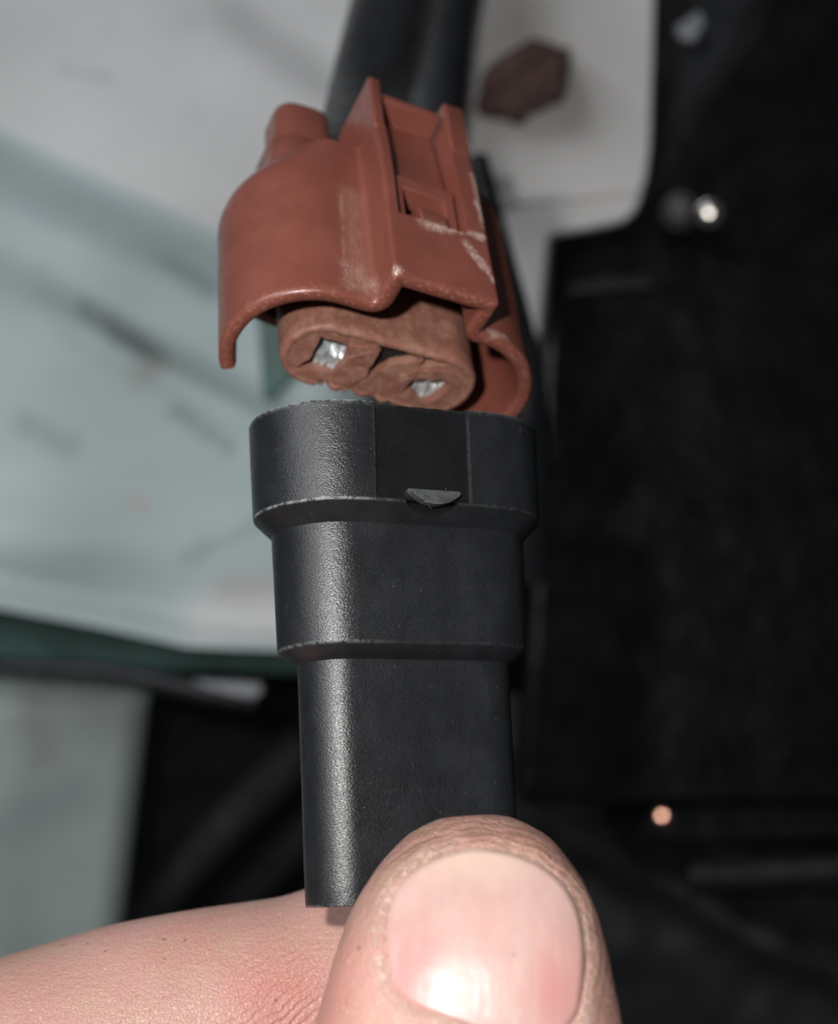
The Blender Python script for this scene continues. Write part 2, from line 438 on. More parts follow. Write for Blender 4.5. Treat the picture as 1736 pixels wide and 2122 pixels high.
# the plug nose inside the shroud, with a chewed face
def jit(poly, amp, sd):
    r = random.Random(sd); return [(a + r.uniform(-amp, amp), b + r.uniform(-amp, amp)) for a, b in poly]
def holed(outer, holes, w0, w1, sd, rough=.07, slope=None):
    outer = dens(outer + [outer[0]], .22)[:-1]; holes = [dens(h + [h[0]], .45)[:-1] for h in holes]
    r = random.Random(sd)
    outer = jit(outer, .018, sd); holes = [jit(h, .06, sd + 1 + i) for i, h in enumerate(holes)]
    fill = []
    us = [p[0] for p in outer]; vv = [p[1] for p in outer]
    def inside(p, poly):
        c = False
        for i in range(len(poly)):
            (x1, y1), (x2, y2) = poly[i - 1], poly[i]
            if (y1 > p[1]) != (y2 > p[1]) and p[0] < (x2 - x1) * (p[1] - y1) / (y2 - y1) + x1: c = not c
        return c
    for a in np.arange(min(us), max(us), .24):
        for b in np.arange(min(vv), max(vv), .24):
            q = (a + r.uniform(-.08, .08), b + r.uniform(-.08, .08))
            if inside(q, outer) and not any(inside(q, h) for h in holes): fill.append(q)
    pts = [Vector(p) for p in outer]; loops = [list(range(len(outer)))]
    for h in holes:
        loops.append(list(range(len(pts), len(pts) + len(h)))); pts += [Vector(p) for p in h]
    nb = len(pts); pts += [Vector(p) for p in fill]
    v2, e2, f2, _, _, _ = delaunay_2d_cdt(pts, [], loops, 2, 1e-5)
    fs = []
    for f in f2:
        c = sum((v2[i] for i in f), Vector((0, 0))) / len(f)
        if inside(c, outer) and not any(inside(c, h) for h in holes): fs.append(tuple(f))
    N = len(v2)
    def ww(p): return (slope(p.x) if slope else w0) + rough * (noise.noise(Vector((p.x * 1.7, p.y * 1.7, sd))) * 2 + noise.noise(Vector((p.x * 5, p.y * 5, sd + 3))))
    V = [L(p.x, p.y, ww(p)) for p in v2] + [L(p.x, p.y, w1) for p in v2]
    # boundary edges
    cnt = {}
    for f in fs:
        for i in range(len(f)):
            e = (f[i - 1], f[i]); k = tuple(sorted(e)); cnt.setdefault(k, []).append(e)
    Fc = list(fs)
    for k, es in cnt.items():
        if len(es) == 1: a, b = es[0]; Fc.append((b, a, a + N, b + N))
    return V, Fc
def build_nose():
    F, n = 4.55, 0
    cols = [(F, math.pi / 2 - math.pi * i / 30) for i in range(31)] 
    ring = []
    ring += [('s', u, 1) for u in np.linspace(-F, F, 40)]
    ring += [('a', F, math.pi / 2 - math.pi * i / 30) for i in range(1, 30)]
    ring += [('s', u, -1) for u in np.linspace(F, -F, 40)]
    ring += [('a', -F, -math.pi / 2 - math.pi * i / 30) for i in range(1, 30)]
    n = len(ring)
    prof = [(15.5, 3.35)] + [(x, 3.35 - .10 * (1 - x / 15.5)) for x in np.linspace(12, .9, 24)] + [(.5, 3.22), (.25, 3.17), (.10, 3.07), (.02, 2.94), (0, 2.80), (.02, 2.66), (.08, 2.58), (.4, 2.52), (1.8, 2.48)]
    V = []
    for i, (wv, r) in enumerate(prof):
        for kind, a, b in ring:
            u, v = (a, r * b) if kind == 's' else (a + r * math.cos(b), r * math.sin(b))
            q = Vector((u, v, wv)); w2 = wv
            rough = .05 * noise.noise(q * 1.1) + .012 * noise.noise(q * 4.3)
            if wv < 1.2:
                rough *= 1.3
                if v < -1.2 and -4.9 < u < 3.5:                         # broken lower lip
                    j = max(0, noise.noise(Vector((u * 1.05, 3.1, 0))) + .25) * sstep(-v, 1.2, 2.4) * sstep(u, -4.9, -4.2) * (1 - sstep(u, 2.2, 3.5))
                    w2 += .7 * j; v += .45 * j
            V.append(L(u * (1 + rough / 6), v * (1 + rough / 3), w2 + rough))
    Fc = grid_faces(len(prof), n) + [tuple(range(n)), tuple(range((len(prof) - 1) * n, len(prof) * n))]
    body = (V, Fc)
    st = lambda r, u0, u1: [p for p in arc(F, 0, r, math.pi / 2, -math.pi / 2, 14)] + arc(-F, 0, r, -math.pi / 2, -1.5 * math.pi, 14)
    def clip(poly, lo, hi): return [(min(max(a, lo), hi), b) for a, b in poly]
    lh = [(-5.6, 1.9), (-3.6, 1.8), (-2.75, .5), (-3.2, -1.4), (-4.3, -1.5), (-6.2, -1.9), (-5.4, -.5)]
    rh = [(2.7, .0), (3.5, .55), (4.1, .42), (4.7, .95), (5.85, .75), (5.4, -.9), (5.1, -1.9), (4.2, -1.9), (3.3, -1.3), (2.2, -1.75)]
    st_l = [(-1.15, 2.5), (-4.55, 2.5)] + arc(-F, 0, 2.66, -1.5 * math.pi, -.5 * math.pi, 14)[1:] + [(-4.0, -2.3), (-3.2, -2.15), (-2.3, -2.2), (-1.6, -1.9), (-.9, -.6)]
    st_r = [(2.0, 1.0), (3.0, 1.7), (4.6, 2.5)] + arc(F, 0, 2.66, math.pi / 2, -math.pi / 2, 14)[1:] + [(3.4, -2.2), (2.2, -2.2), (1.9, -.4)]
    tri = [(-.92, 2.25), (.9, 2.3), (2.5, 2.2), (1.5, 1.5), (.5, .8), (-.1, -.2), (-.7, -1.3), (-.9, .2)]
    a = holed(st_l, [lh], .05, 4.0, 11, .02)
    b = holed(st_r, [rh], .05, 4.0, 17, .02)
    mid = holed([(-1.5, 2.2), (2.6, 2.3), (2.6, -2.3), (-1.8, -2.3)], [tri], .10, 4.0, 23, .02)
    V, Fc = prism([(a_ * 1.04 - .01, b_ * 1.06) for a_, b_ in tri], .9, 3.0, lambda p, q, t: L(p, q, t)); mk('cavity_dark_fill', V, Fc, M_CAVITY, CN, 30)  # black fill added so the notch between the sockets reads dark
    blk = holed([(-3.0, .85), (-2.7, .55), (-1.9, .3), (-.95, .45), (-.98, 1.85), (-1.9, 2.2), (-3.3, 1.9)], [], -.16, 1.5, 31, .02)
    rib = holed([(-2.0, 1.75), (-1.6, 1.9), (-2.6, .7), (-2.9, .85)], [], -.26, 1.0, 37, .02)
    low = holed([(-2.0, -.2), (-.95, .1), (-.75, -.6), (-1.5, -2.0), (-2.0, -2.1)], [], -.04, 1.5, 41, .02)
    bar = holed([(1.8, -1.3), (2.3, .15), (3.0, .65), (3.5, .85), (4.1, .75), (4.7, 1.25), (5.95, 1.1), (6.1, .4), (6.45, .6), (6.1, 1.75), (4.5, 1.9), (2.6, 1.25), (1.6, .2)], [], -.04, 1.5, 43, .03)
    rim2 = holed([(5.55, -.3), (5.9, -.2), (5.2, -2.0), (4.8, -2.0)], [], -.04, 1.5, 47, .02)
    mk('nose', *body, M_NOSE, CN, 45)
    V, Fc = merge(a, b, mid, blk, rib, low, bar, rim2)
    mk('nose_face', V, Fc, M_NOSE, CN, 24)
    for k, (cu, cv, s) in enumerate(((-3.95, -.25, 1.0), (4.45, -.65, 1.1))):
        V, Fc = [], []; nx, ny = 9, 9; r = random.Random(5 + k)
        for j in range(ny):
            for i in range(nx):
                a_, b_ = i / (nx - 1) * 2 - 1, j / (ny - 1) * 2 - 1
                fold = abs(((a_ * 1.2 + b_ * .25 + 3) % .8) - .4) * 1.5
                V.append(L(cu + a_ * 1.05 * s, cv + b_ * 1.25 * s, .55 + fold * .55 + .8 * max(0, b_) + .5 * max(0, -a_ - .2) + r.uniform(-.10, .10)))
        top = list(V); V += [v + Vector((0, 0, .25 * MM)) for v in top]
        Fc = grid_faces(ny, nx, False) + grid_faces(ny, nx, False, nx * ny)
        mk('terminal', V, Fc, M_TERM, CN, 20)
    for k, (u, v, s) in enumerate(((-2.4, -2.75, .5), (-1.55, -2.9, .62), (-3.5, -2.95, .4))):   # torn chips along the lower lip
        poly = jit([(-.5, .4), (.5, .3), (.42, -.25), (.05, -.75), (-.3, -.3)], .14, 60 + k)
        V, Fc = prism([(u + a_ * s, v + b_ * s) for a_, b_ in poly], .35, 1.5, lambda p, q, t: L(p, q, t))
        mk('torn_chip', V, Fc, M_NOSE, CN, 30, bevel=.05)
build_nose()

# ------------------------------------------------------------ the hand (left hand: thumb in front, index finger behind)
def skin():
    t = NT('skin')
    o = HAND_LOC
    col = t.mix(t.ramp(t.noise(110, 4, .6), .35, .68), (.48, .265, .225), (.53, .30, .26))
    yel = t.ramp(t.noise(330, 5, .65), .45, .72)
    col = t.mix(t.math('MULTIPLY', yel, .5), col, (.47, .33, .215))
    rosy = t.ramp(t.noise(210, 4, .6), .5, .72)
    col = t.mix(t.math('MULTIPLY', rosy, .45), col, (.53, .23, .19))
    red = t.blob(px(590, 2075, 90) - o, .0008, .0062); red2 = t.blob(px(640, 2140, 88) - o, .001, .006)
    col = t.mix(t.math('MULTIPLY', t.math('MAXIMUM', red, red2), .60), col, (.50, .185, .155))
    red3 = t.blob(px(690, 2080, 76) - o, .001, .005)
    col = t.mix(t.math('MULTIPLY', red3, .55), col, (.53, .22, .19))
    tipd = t.attr('rim')                                               # grimy rim of skin round the nail
    gr = t.math('MULTIPLY', tipd, t.ramp(t.noise(1100, 7, .78), .38, .60))
    col = t.mix(t.math('MULTIPLY', gr, .75), col, (.30, .175, .125))
    grv = t.attr('groove')
    col = t.mix(t.math('MULTIPLY', grv, t.ramp(t.noise(1500, 4), .3, .6)), col, (.14, .085, .06))
    dry = t.math('MULTIPLY', t.attr('dry'), t.ramp(t.noise(2100, 5, .75), .44, .60))
    col = t.mix(t.math('MULTIPLY', dry, .75), col, (.66, .52, .44))
    ph = t.math('ADD', t.math('MULTIPLY', t.attr('ring'), 17.0), t.math('MULTIPLY', t.noise(520, 4, .65), 15.0))
    rings = t.math('MULTIPLY', t.math('SINE', ph), t.math('ADD', t.math('MULTIPLY', t.attr('rim'), .95), .04))
    col = t.mix(t.math('MULTIPLY', t.ramp(rings, .15, .8), .16), col, (.25, .145, .10))
    cells = t.voro(3400, 'DISTANCE_TO_EDGE', t.stretch(1, 1.0, .75, (0, .5, 0)))
    lines = t.ramp(cells, 0, .16)
    col = t.mix(t.math('MULTIPLY', t.ramp(cells, .10, 0), .05), col, (.40, .20, .14))
    dirt = t.math('MULTIPLY', t.ramp(t.voro(620), .10, .05), t.ramp(t.noise(300, 3), .42, .54))
    col = t.mix(t.math('MULTIPLY', dirt, .7), col, (.12, .065, .045))
    skin_glint = t.math('MULTIPLY', t.ramp(t.voro(1150, vec=t.stretch(1.3, 1, 1)), .13, .05), t.ramp(t.noise(420, 3), .42, .56))
    col = t.mix(t.math('MULTIPLY', skin_glint, .65), col, (.80, .68, .58))  # pale dots paint tiny specular glints into the skin colour
    t.set(Base_Color=col, Roughness=t.ramp(t.noise(800, 3), .3, .7, .32, .46), Specular_IOR_Level=.5,
          Subsurface_Weight=.16, Subsurface_Radius=(1.0, .35, .2), Subsurface_Scale=.0012)
    wv = t.n('ShaderNodeTexWave'); t.link(t.stretch(1, 1, 1, (0, -.95, 0)), wv.inputs['Vector'])
    wv.inputs['Scale'].default_value = 560; wv.inputs['Distortion'].default_value = 6.5; wv.inputs['Detail'].default_value = 3; wv.inputs['Detail Scale'].default_value = 1.2
    crease = t.math('MULTIPLY', wv.outputs['Fac'], t.math('ADD', t.math('MAXIMUM', red, red2), .12))
    h = t.math('ADD', t.math('MULTIPLY', lines, .22), t.math('MULTIPLY', t.noise(2600, 4, .6), 1.0))
    h = t.math('ADD', h, t.math('MULTIPLY', crease, .6))
    h = t.math('SUBTRACT', h, t.math('MULTIPLY', rings, .20))
    h = t.math('ADD', h, t.math('MULTIPLY', dry, .6))
    fl = t.noise(1500, 5, .65, t.stretch(.35, 1, 1.3, (0, .9, 0)))
    h = t.math('ADD', h, t.math('MULTIPLY', fl, .8))
    h = t.math('ADD', h, t.math('MULTIPLY', t.ramp(t.voro(2300), .0, .22), .5))
    h = t.math('ADD', h, t.math('MULTIPLY', t.math('MULTIPLY', tipd, t.noise(3200, 4, .7)), 1.6))
    t.set(Normal=t.bump(h, .75, .00012))
    return t.m
def nail_mat():
    t = NT('nail'); o = HAND_LOC
    col = t.mix(t.ramp(t.noise(260, 3), .35, .7), (.48, .305, .275), (.52, .335, .305))
    pk = [(850, 1955, .0010, .0032, .95), (850, 2035, .0008, .0030, .80), (1010, 1888, .0010, .0031, .45), (1180, 1950, .0005, .0030, .55), (1190, 2060, .0010, .0036, .75), (1090, 1905, .0006, .0024, .3)]
    for x, y, r0, r1, k in pk:
        col = t.mix(t.math('MULTIPLY', t.blob(px(x, y, 71.0) - o, r0 * .4, r1, (1, .6, 1)), k), col, (.49, .175, .165))
    col = t.mix(t.blob(px(990, 1740, 73.5) - o, .0008, .0036, (.5, .5, 1)), col, (.56, .44, .34))
    col = t.mix(t.ramp(t.noise(1300, 3, .5, t.stretch(1, 1, .05)), .35, .7, 0, .22), col, (.58, .43, .39))
    col = t.mix(t.math('MULTIPLY', t.ramp(t.voro(420), .05, .03), .7), col, (.30, .19, .15))
    edge = t.attr('edge')
    col = t.mix(t.math('MULTIPLY', edge, t.ramp(t.noise(1100, 4), .35, .62)), col, (.30, .19, .14))
    ridg = t.noise(1500, 3, .5, t.stretch(1, 1, .06))
    t.set(Base_Color=col, Roughness=t.ramp(t.noise(1300, 3), .3, .7, .31, .40), Specular_IOR_Level=.36,
          Subsurface_Weight=.15, Subsurface_Radius=(1, .4, .3), Subsurface_Scale=.0008)
    t.set(Normal=t.bump(t.math('ADD', t.math('MULTIPLY', ridg, .8), t.noise(900, 3)), .35, .00008))
    return t.m
HAND_LOC = c2w(-40, -70, 92)
def build_hand():
    parts = []
    def ringtube(secs, n=40, ex=2.0):
        "secs: (centre, half-width vector, half-depth vector) in camera mm"
        V = []
        for c, a, b in secs:
            for k in range(n):
                th = 2 * math.pi * k / n; ct, st = math.cos(th), math.sin(th)
                q = np.array(c) + np.array(a) * math.copysign(abs(ct) ** (2 / ex), ct) + np.array(b) * math.copysign(abs(st) ** (2 / ex), st)
                V.append(c2w(*q))
        return V, grid_faces(len(secs), n) + [tuple(range(n)), tuple(range((len(secs) - 1) * n, len(secs) * n))]
    # thumb: rows of (y, left, right, near depth, far depth)
    T = [(1692, 975, 995, 80.6, 80.9), (1694.5, 935, 1038, 79.9, 82.0), (1702, 908, 1070, 79.2, 82.8), (1716, 878, 1103, 78.3, 83.6), (1740, 840, 1142, 77.3, 84.1), (1775, 802, 1175, 76.2, 84.4),
         (1820, 766, 1207, 75.1, 84.5), (1880, 731, 1236, 73.6, 84.6), (1950, 704, 1256, 72.55, 84.7), (2030, 679, 1272, 71.55, 84.9), (2122, 654, 1290, 70.5, 85.2),
         (2240, 630, 1305, 69.2, 86.0), (2420, 635, 1290, 67.6, 86.0), (2650, 620, 1280, 67.5, 87.0), (2950, 560, 1290, 67, 90), (3300, 400, 1250, 67, 94)]
    secs = []
    for y, l, r, zn, zf in T:
        zc = (zn + zf) / 2; zs = zn + (zf - zn) * .5
        secs.append((((l + r) / 2 - CX) / FPX * zs, -(y - CY) / FPX * zs, zc, (r - l) / 2 / FPX * zs, (zf - zn) / 2))
    # refine rows with a spline so that the remesh sees a smooth thumb
    arr = [Vector(s[:3]).to_tuple() + s[3:] for s in secs]
    A = [np.array(a) for a in arr]; fine = []
    for i in range(len(A) - 1):
        p0, p1, p2, p3 = A[max(i - 1, 0)], A[i], A[i + 1], A[min(i + 2, len(A) - 1)]
        for j in range(5):
            t = j / 5; lin = p1 * (1 - t) + p2 * t
            cr = 0.5 * ((2 * p1) + (p2 - p0) * t + (2 * p0 - 5 * p1 + 4 * p2 - p3) * t * t + (3 * p1 - p0 - 3 * p2 + p3) * t ** 3)
            fine.append(cr if i > 3 else lin)
    fine.append(A[-1])
    parts.append(ringtube([((q[0], q[1], q[2]), (max(.05, q[3]), 0, 0), (0, 0, max(.05, q[4]))) for q in fine], 56, 2.6))
    def finger(P, n=36):
        "P: (x, y, z, r) in camera mm"
        q = [Vector(p[:3]) for p in P]; pts = spline(q, 6); rr = spline([Vector((p[3], 0, 0)) for p in P], 6)
        V = []; N = len(pts)
        for i, p in enumerate(pts):
            t = (pts[min(i + 1, N - 1)] - pts[max(i - 1, 0)]).normalized(); a = t.cross(Vector((0, 0, 1)))
            a = a.normalized() if a.length > .1 else Vector((0, 1, 0)); b = a.cross(t)
            r = max(.05, rr[i].x)
            for k in range(n):
                th = 2 * math.pi * k / n; V.append(c2w(*(p + (a * math.cos(th) + b * math.sin(th)) * r)))
        return V, grid_faces(N, n) + [tuple(range(n)), tuple(range((N - 1) * n, N * n))]
    def ix(x, top, z, r):
        X = (x - CX) / FPX * z; return (X, -(top - CY) / FPX * z - r, z, r)
    idx = [ix(1092, 1995, 99.2, .2), ix(1085, 1935, 99.2, 3.0), ix(1050, 1860, 99.2, 5.6), ix(980, 1812, 99.0, 7.0), ix(880, 1797, 99.0, 7.8), ix(760, 1818, 98.6, 8.0), ix(640, 1857, 97.8, 8.2), ix(520, 1877, 97.0, 8.5),
           ix(420, 1892, 96.4, 8.7), ix(270, 1921, 95.6, 8.9), ix(120, 1965, 95.0, 8.9), ix(0, 2003, 94.4, 9.0), ix(-200, 2075, 94, 9.4), ix(-600, 2190, 93, 10), ix(-1050, 2290, 92, 11), (-66, -56, 92, 12.5)]
    parts.append(finger(idx))
    # the rest of the left hand, below and left of the picture
    mcp = [(-66, -56, 92), (-69, -74, 98), (-66, -91, 102), (-60, -106, 104)]
    wrist = (-32, -142, 84)
    for k, m in enumerate(mcp):
        mid = tuple(m[i] * .5 + wrist[i] * .5 for i in range(3))
        parts.append(finger([(m[0], m[1], m[2], 11.5), (mid[0], mid[1], mid[2], 14), (wrist[0] + k * 2 - 3, wrist[1], wrist[2], 15), (wrist[0] + 6, wrist[1] - 40, wrist[2] - 8, 17)]))
    parts.append(finger([(-6, -66, 80, 11.0), (-14, -84, 82, 14), (-24, -108, 84, 17), (-32, -140, 84, 17)]))      # ball of the thumb
    parts.append(finger([(-60, -62, 92, 10), (-36, -74, 90, 9.5), (-14, -84, 84, 11)]))                             # web
    for k, (m, ln) in enumerate(zip(mcp[1:], (44, 40, 32))):
        x, y, z = m; yy = y + 4
        parts.append(finger([(x, y, z, 10), (x + ln * .55, yy, z + 9, 9 - k * .4), (x + ln, yy, z + 12, 8.6 - k * .5), (x + ln + 11, yy, z + 3, 8.2 - k * .5), (x + ln + 7, yy - 1, z - 10, 7.6 - k * .5), (x + ln - 8, yy - 2, z - 13, 6.6 - k * .5), (x + ln - 14, yy - 2, z - 13, .4)]))
    V, Fc = merge(*parts)
    me = bpy.data.meshes.new('hand_base'); me.from_pydata([tuple(v - HAND_LOC) for v in V], [], Fc)
    bm = bmesh.new(); bm.from_mesh(me); bmesh.ops.recalc_face_normals(bm, faces=bm.faces); bm.to_mesh(me); bm.free()
    tmp = bpy.data.objects.new('hand_base', me); COL.objects.link(tmp)
    r = tmp.modifiers.new('r', 'REMESH'); r.mode = 'VOXEL'; r.voxel_size = .00042
    s = tmp.modifiers.new('s', 'SMOOTH'); s.factor = .5; s.iterations = 14
    dg = bpy.context.evaluated_depsgraph_get(); dg.update()
    hm = bpy.data.meshes.new_from_object(tmp.evaluated_get(dg)); hm.name = 'hand'
    bpy.data.objects.remove(tmp); bpy.data.meshes.remove(me)
    n = len(hm.vertices); co = np.empty(n * 3); hm.vertices.foreach_get('co', co); co = co.reshape(-1, 3)
    no = np.empty(n * 3); hm.vertices.foreach_get('normal', no); no = no.reshape(-1, 3)
    bvh = BVHTree.FromPolygons([tuple(v) for v in co], [tuple(p.vertices) for p in hm.polygons])
    # nail outline, laid on the back of the thumb
    OUT = [(850, 2082), (815, 2050), (801, 2000), (797, 1945), (801, 1895), (817, 1850), (848, 1812), (892, 1784), (940, 1767), (985, 1760), (1048, 1767), (1110, 1789), (1160, 1826), (1194, 1880),
           (1208, 1940), (1211, 2000), (1206, 2060), (1195, 2105), (1160, 2142), (1085, 2152), (1000, 2134), (940, 2114), (895, 2100)]
    o2 = spline([Vector((*p, 0)) for p in OUT + [OUT[0]]], 6)[:-1]; O = np.array([(p.x, p.y) for p in o2])
    c, sn = math.cos(PITCH), math.sin(PITCH)
    W = (co + np.array(HAND_LOC)) / MM
    zc = W[:, 1] * c + W[:, 2] * sn; yc = -W[:, 1] * sn + W[:, 2] * c; xc = W[:, 0]
    zc_ = np.maximum(zc, 1); PX = CX + FPX * xc / zc_; PY = CY - FPX * yc / zc_
    view = W / np.linalg.norm(W, axis=1)[:, None]; facing = -(no * view).sum(1)
    m = (PX > 560) & (PX < 1420) & (PY > 1600) & (PY < 2330) & (zc < 83) & (zc > 50)
    ids = np.nonzero(m)[0]; q = np.stack([PX[ids], PY[ids]], 1)
    seg = np.roll(O, -1, 0) - O; dmin = np.full(len(ids), 1e9)
    inside = np.zeros(len(ids), bool)
    for k in range(len(O)):
        d = q - O[k]; t = np.clip((d @ seg[k]) / (seg[k] @ seg[k]), 0, 1)
        dmin = np.minimum(dmin, np.linalg.norm(d - t[:, None] * seg[k], axis=1))
        y1, y2 = O[k][1], O[(k + 1) % len(O)][1]; x1, x2 = O[k][0], O[(k + 1) % len(O)][0]
        cross = ((y1 > q[:, 1]) != (y2 > q[:, 1]))
        xi = (x2 - x1) * (q[:, 1] - y1) / (y2 - y1 + 1e-9) + x1
        inside ^= cross & (q[:, 0] < xi)
    sd = np.where(inside, -dmin, dmin) / 39.0                          # about millimetres
    sm = lambda x, a, b: (lambda t: t * t * (3 - 2 * t))(np.clip((x - a) / (b - a), 0, 1))
    fc = sm(facing[ids], .05, .35)
    side = sm(q[:, 1], 2110, 1780)                                     # the tip pad stands prouder than the cuticle
    disp = -.50 * (1 - sm(sd, -.25, .06)) + (.05 + .10 * side) * np.exp(-((sd - .5) / .5) ** 2)
    co[ids] += no[ids] * (disp * fc * MM)[:, None]
    lump = np.array([noise.noise(Vector(co[i]) * 420) for i in ids]) * .00010
    co[ids] += no[ids] * (lump * (sd > .1))[:, None]
    hm.vertices.foreach_set('co', co.ravel()); hm.update()
    rim = np.zeros(n); gro = np.zeros(n)
    rim[ids] = (sm(q[:, 1], 2080, 1800) * np.exp(-(np.maximum(sd, 0) / 3.2) ** 2) * .6 + .9 * sm(q[:, 0], 1150, 1260) * sm(q[:, 1], 2160, 1950) + sm(q[:, 1], 1850, 1720) * .7).clip(0, 1)
    gro[ids] = np.exp(-((sd - .04) / .16) ** 2) * (.15 + .85 * sm(q[:, 0], 1080, 1180) * sm(q[:, 1], 2060, 1980) + .3 * sm(q[:, 1], 1850, 1790)) * (fc > .2)
    ring = np.full(n, 9.0); ring[ids] = np.clip(sd, -1, 9); dry = np.zeros(n)
    dry[ids] = (np.exp(-((sd - .35) / .32) ** 2) * (sm(q[:, 0], 1000, 860) + sm(q[:, 1], 2060, 2110) + .5 * sm(q[:, 0], 1150, 1220))).clip(0, 1)
    for k, a in (('rim', rim), ('groove', gro), ('ring', ring), ('dry', dry)):
        at = hm.attributes.new(k, 'FLOAT', 'POINT'); at.data.foreach_set('value', a)
    hm.shade_smooth()
    hand = bpy.data.objects.new('hand', hm); COL.objects.link(hand); hand.location = HAND_LOC
    hm.materials.clear(); hm.materials.append(skin())
    tag(hand, 'bare left hand pinching the black sleeve, grimy thumb in front', 'hand')
    # nail plate
    cen = np.array((1003, 1955)); K = 40; V = []; E_ = []; P_ = []
    for k in range(K + 1):
        f = k / K
        for p in O:
            x, y = cen + (p - cen) * f * 1.012
            d = px(x, y, 1).normalized(); hit = bvh.ray_cast(-HAND_LOC, d)
            if hit[0] is None: hit = (V[-1] + d * .0001, -d, 0, 0)
            P_.append((x, y, f)); V.append(hit[0])
            E_.append(sstep(f, .95, 1.0) * (.10 + .9 * sstep(x, 1110, 1190) * (1 - sstep(y, 2000, 2090)) + .5 * sstep(-y, -1820, -1770)))
    nn = len(O); Fc = grid_faces(K + 1, nn)
    Varr = np.array([tuple(v + HAND_LOC) for v in V]) / MM
    Z = Varr[:, 1] * c + Varr[:, 2] * sn; A_ = np.array(P_); X_ = (A_[:, 0] - 1003) / 200; Y_ = (A_[:, 1] - 1955) / 190
    basis = np.stack([X_ ** i * Y_ ** j for i in range(5) for j in range(5) if i + j <= 4 and not (i == 3 and j == 1)], 1)
    ok = A_[:, 2] < .95; coef = np.linalg.lstsq(basis[ok], Z[ok], rcond=None)[0]; Zf = basis @ coef
    Zf = Zf - .20 * X_ + .07 * Y_ - .06 + .34 * np.array([sstep(f, .955, 1.0) for f in A_[:, 2]])
    Varr = np.array([tuple(px(p[0], p[1], z) - HAND_LOC) for p, z in zip(P_, Zf)])
    mk('thumbnail', Varr.reshape(-1, 3), Fc, nail_mat(), hand, 180, {'edge': E_}, recalc=True)
build_hand()

# ------------------------------------------------------------ the place behind: body panels, bracket, bolt, cable, dark engine bay
BG = 1.28
def bpx(x, y, z): return px(x, y, z * BG)
def slab(name, pts, z, mat, thick=2.5, tilt=(0, 0), bev=1.0, parent=None, z0=None):
    "a plate with its own thickness; pts outline it as seen at depth z; tilt = depth change per mm right / up"
    z = z * BG; thick = thick * BG
    pts2 = [((x - CX) / FPX * z, -(y - CY) / FPX * z) for x, y in pts]
    mx = sum(p[0] for p in pts2) / len(pts2); my = sum(p[1] for p in pts2) / len(pts2)
    fz = lambda x, y: z + tilt[0] * (x - mx) + tilt[1] * (y - my)
    V = [c2w(x, y, fz(x, y)) for x, y in pts2] + [c2w(x, y, fz(x, y) + thick) for x, y in pts2]
    n = len(pts2); Fc = [tuple(range(n)), tuple(range(2 * n - 1, n - 1, -1))] + [(i, (i + 1) % n, n + (i + 1) % n, n + i) for i in range(n)]
    org = c2w(mx, my, z)
    o = mk(name, [v - org for v in V], Fc, mat, parent, 30, bevel=bev); o.location = org
    return o
def sheet(name, x0, x1, y0, y1, z, fn, mat, nx=90, ny=90, thick=2.0, top=None, bot=None):
    "a pressed panel: heightfield towards the viewer, with a back face"
    org = bpx((x0 + x1) / 2, (y0 + y1) / 2, z); V = []
    for back in (0, 1):
        for j in range(ny):
            for i in range(nx):
                x = x0 + (x1 - x0) * i / (nx - 1); a = top(x) if top else y0; b = bot(x) if bot else y1
                y = a + (b - a) * j / (ny - 1)
                V.append(bpx(x, y, z) + c2w(0, 0, fn(x, y, j / (ny - 1)) + thick * back) - org)
    b = nx * ny; Fc = grid_faces(ny, nx, False) + [tuple(reversed(f)) for f in grid_faces(ny, nx, False, b)]
    edge = [i for i in range(nx)] + [j * nx + nx - 1 for j in range(1, ny)] + [(ny - 1) * nx + i for i in range(nx - 2, -1, -1)] + [j * nx for j in range(ny - 2, 0, -1)]
    for k in range(len(edge)): a, c = edge[k - 1], edge[k]; Fc.append((a, c, c + b, a + b))
    o = mk(name, V, Fc, mat, None, 50); o.location = org; return o

def panel_paint(name, c0, c1, stains_shade=(), org=None, rough=.4):
    t = NT(name)
    col = t.mix(t.ramp(t.noise(14, 4, .6, t.stretch(1, 1, 2.2, (0, .5, 0))), .35, .68), c0, c1)
    col = t.mix(t.ramp(t.noise(45, 5, .65), .5, .75, 0, .22), col, tuple(k * .75 for k in c0))
    for a, b, r, c, k in stains_shade:
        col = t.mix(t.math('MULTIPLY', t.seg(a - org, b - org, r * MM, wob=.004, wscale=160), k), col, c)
    t.set(Base_Color=col, Roughness=rough + .08, Specular_IOR_Level=.4, Normal=t.bump(t.noise(120, 3), .3, .0003))
    return t.m

# upper pale panel
ZA = 232
oA = bpx((-900 + 1020) / 2, (-700 + 900) / 2, ZA)
mA = panel_paint('pale_grey_paint', (.68, .68, .68), (.76, .76, .755), [(bpx(130, 140, ZA), bpx(230, 165, ZA), 2.2, (.45, .45, .46), .5), (bpx(480, 20, ZA), bpx(690, 190, ZA), 9, (.40, .40, .40), .6)], oA)
def fA(x, y, t): return 4 * sstep(x + .2 * y, 200, 900) - 2.5 * math.exp(-((y - .45 * x + 60) / 160) ** 2) + 1.5 * math.sin(x * .004 + y * .006)
sheet('pale_body_panel', -900, 1020, -700, 900, ZA, fA, mA, 70, 70)
tag(bpy.data.objects['pale_body_panel'], 'blurred pale grey panel filling the upper left background', 'panel')
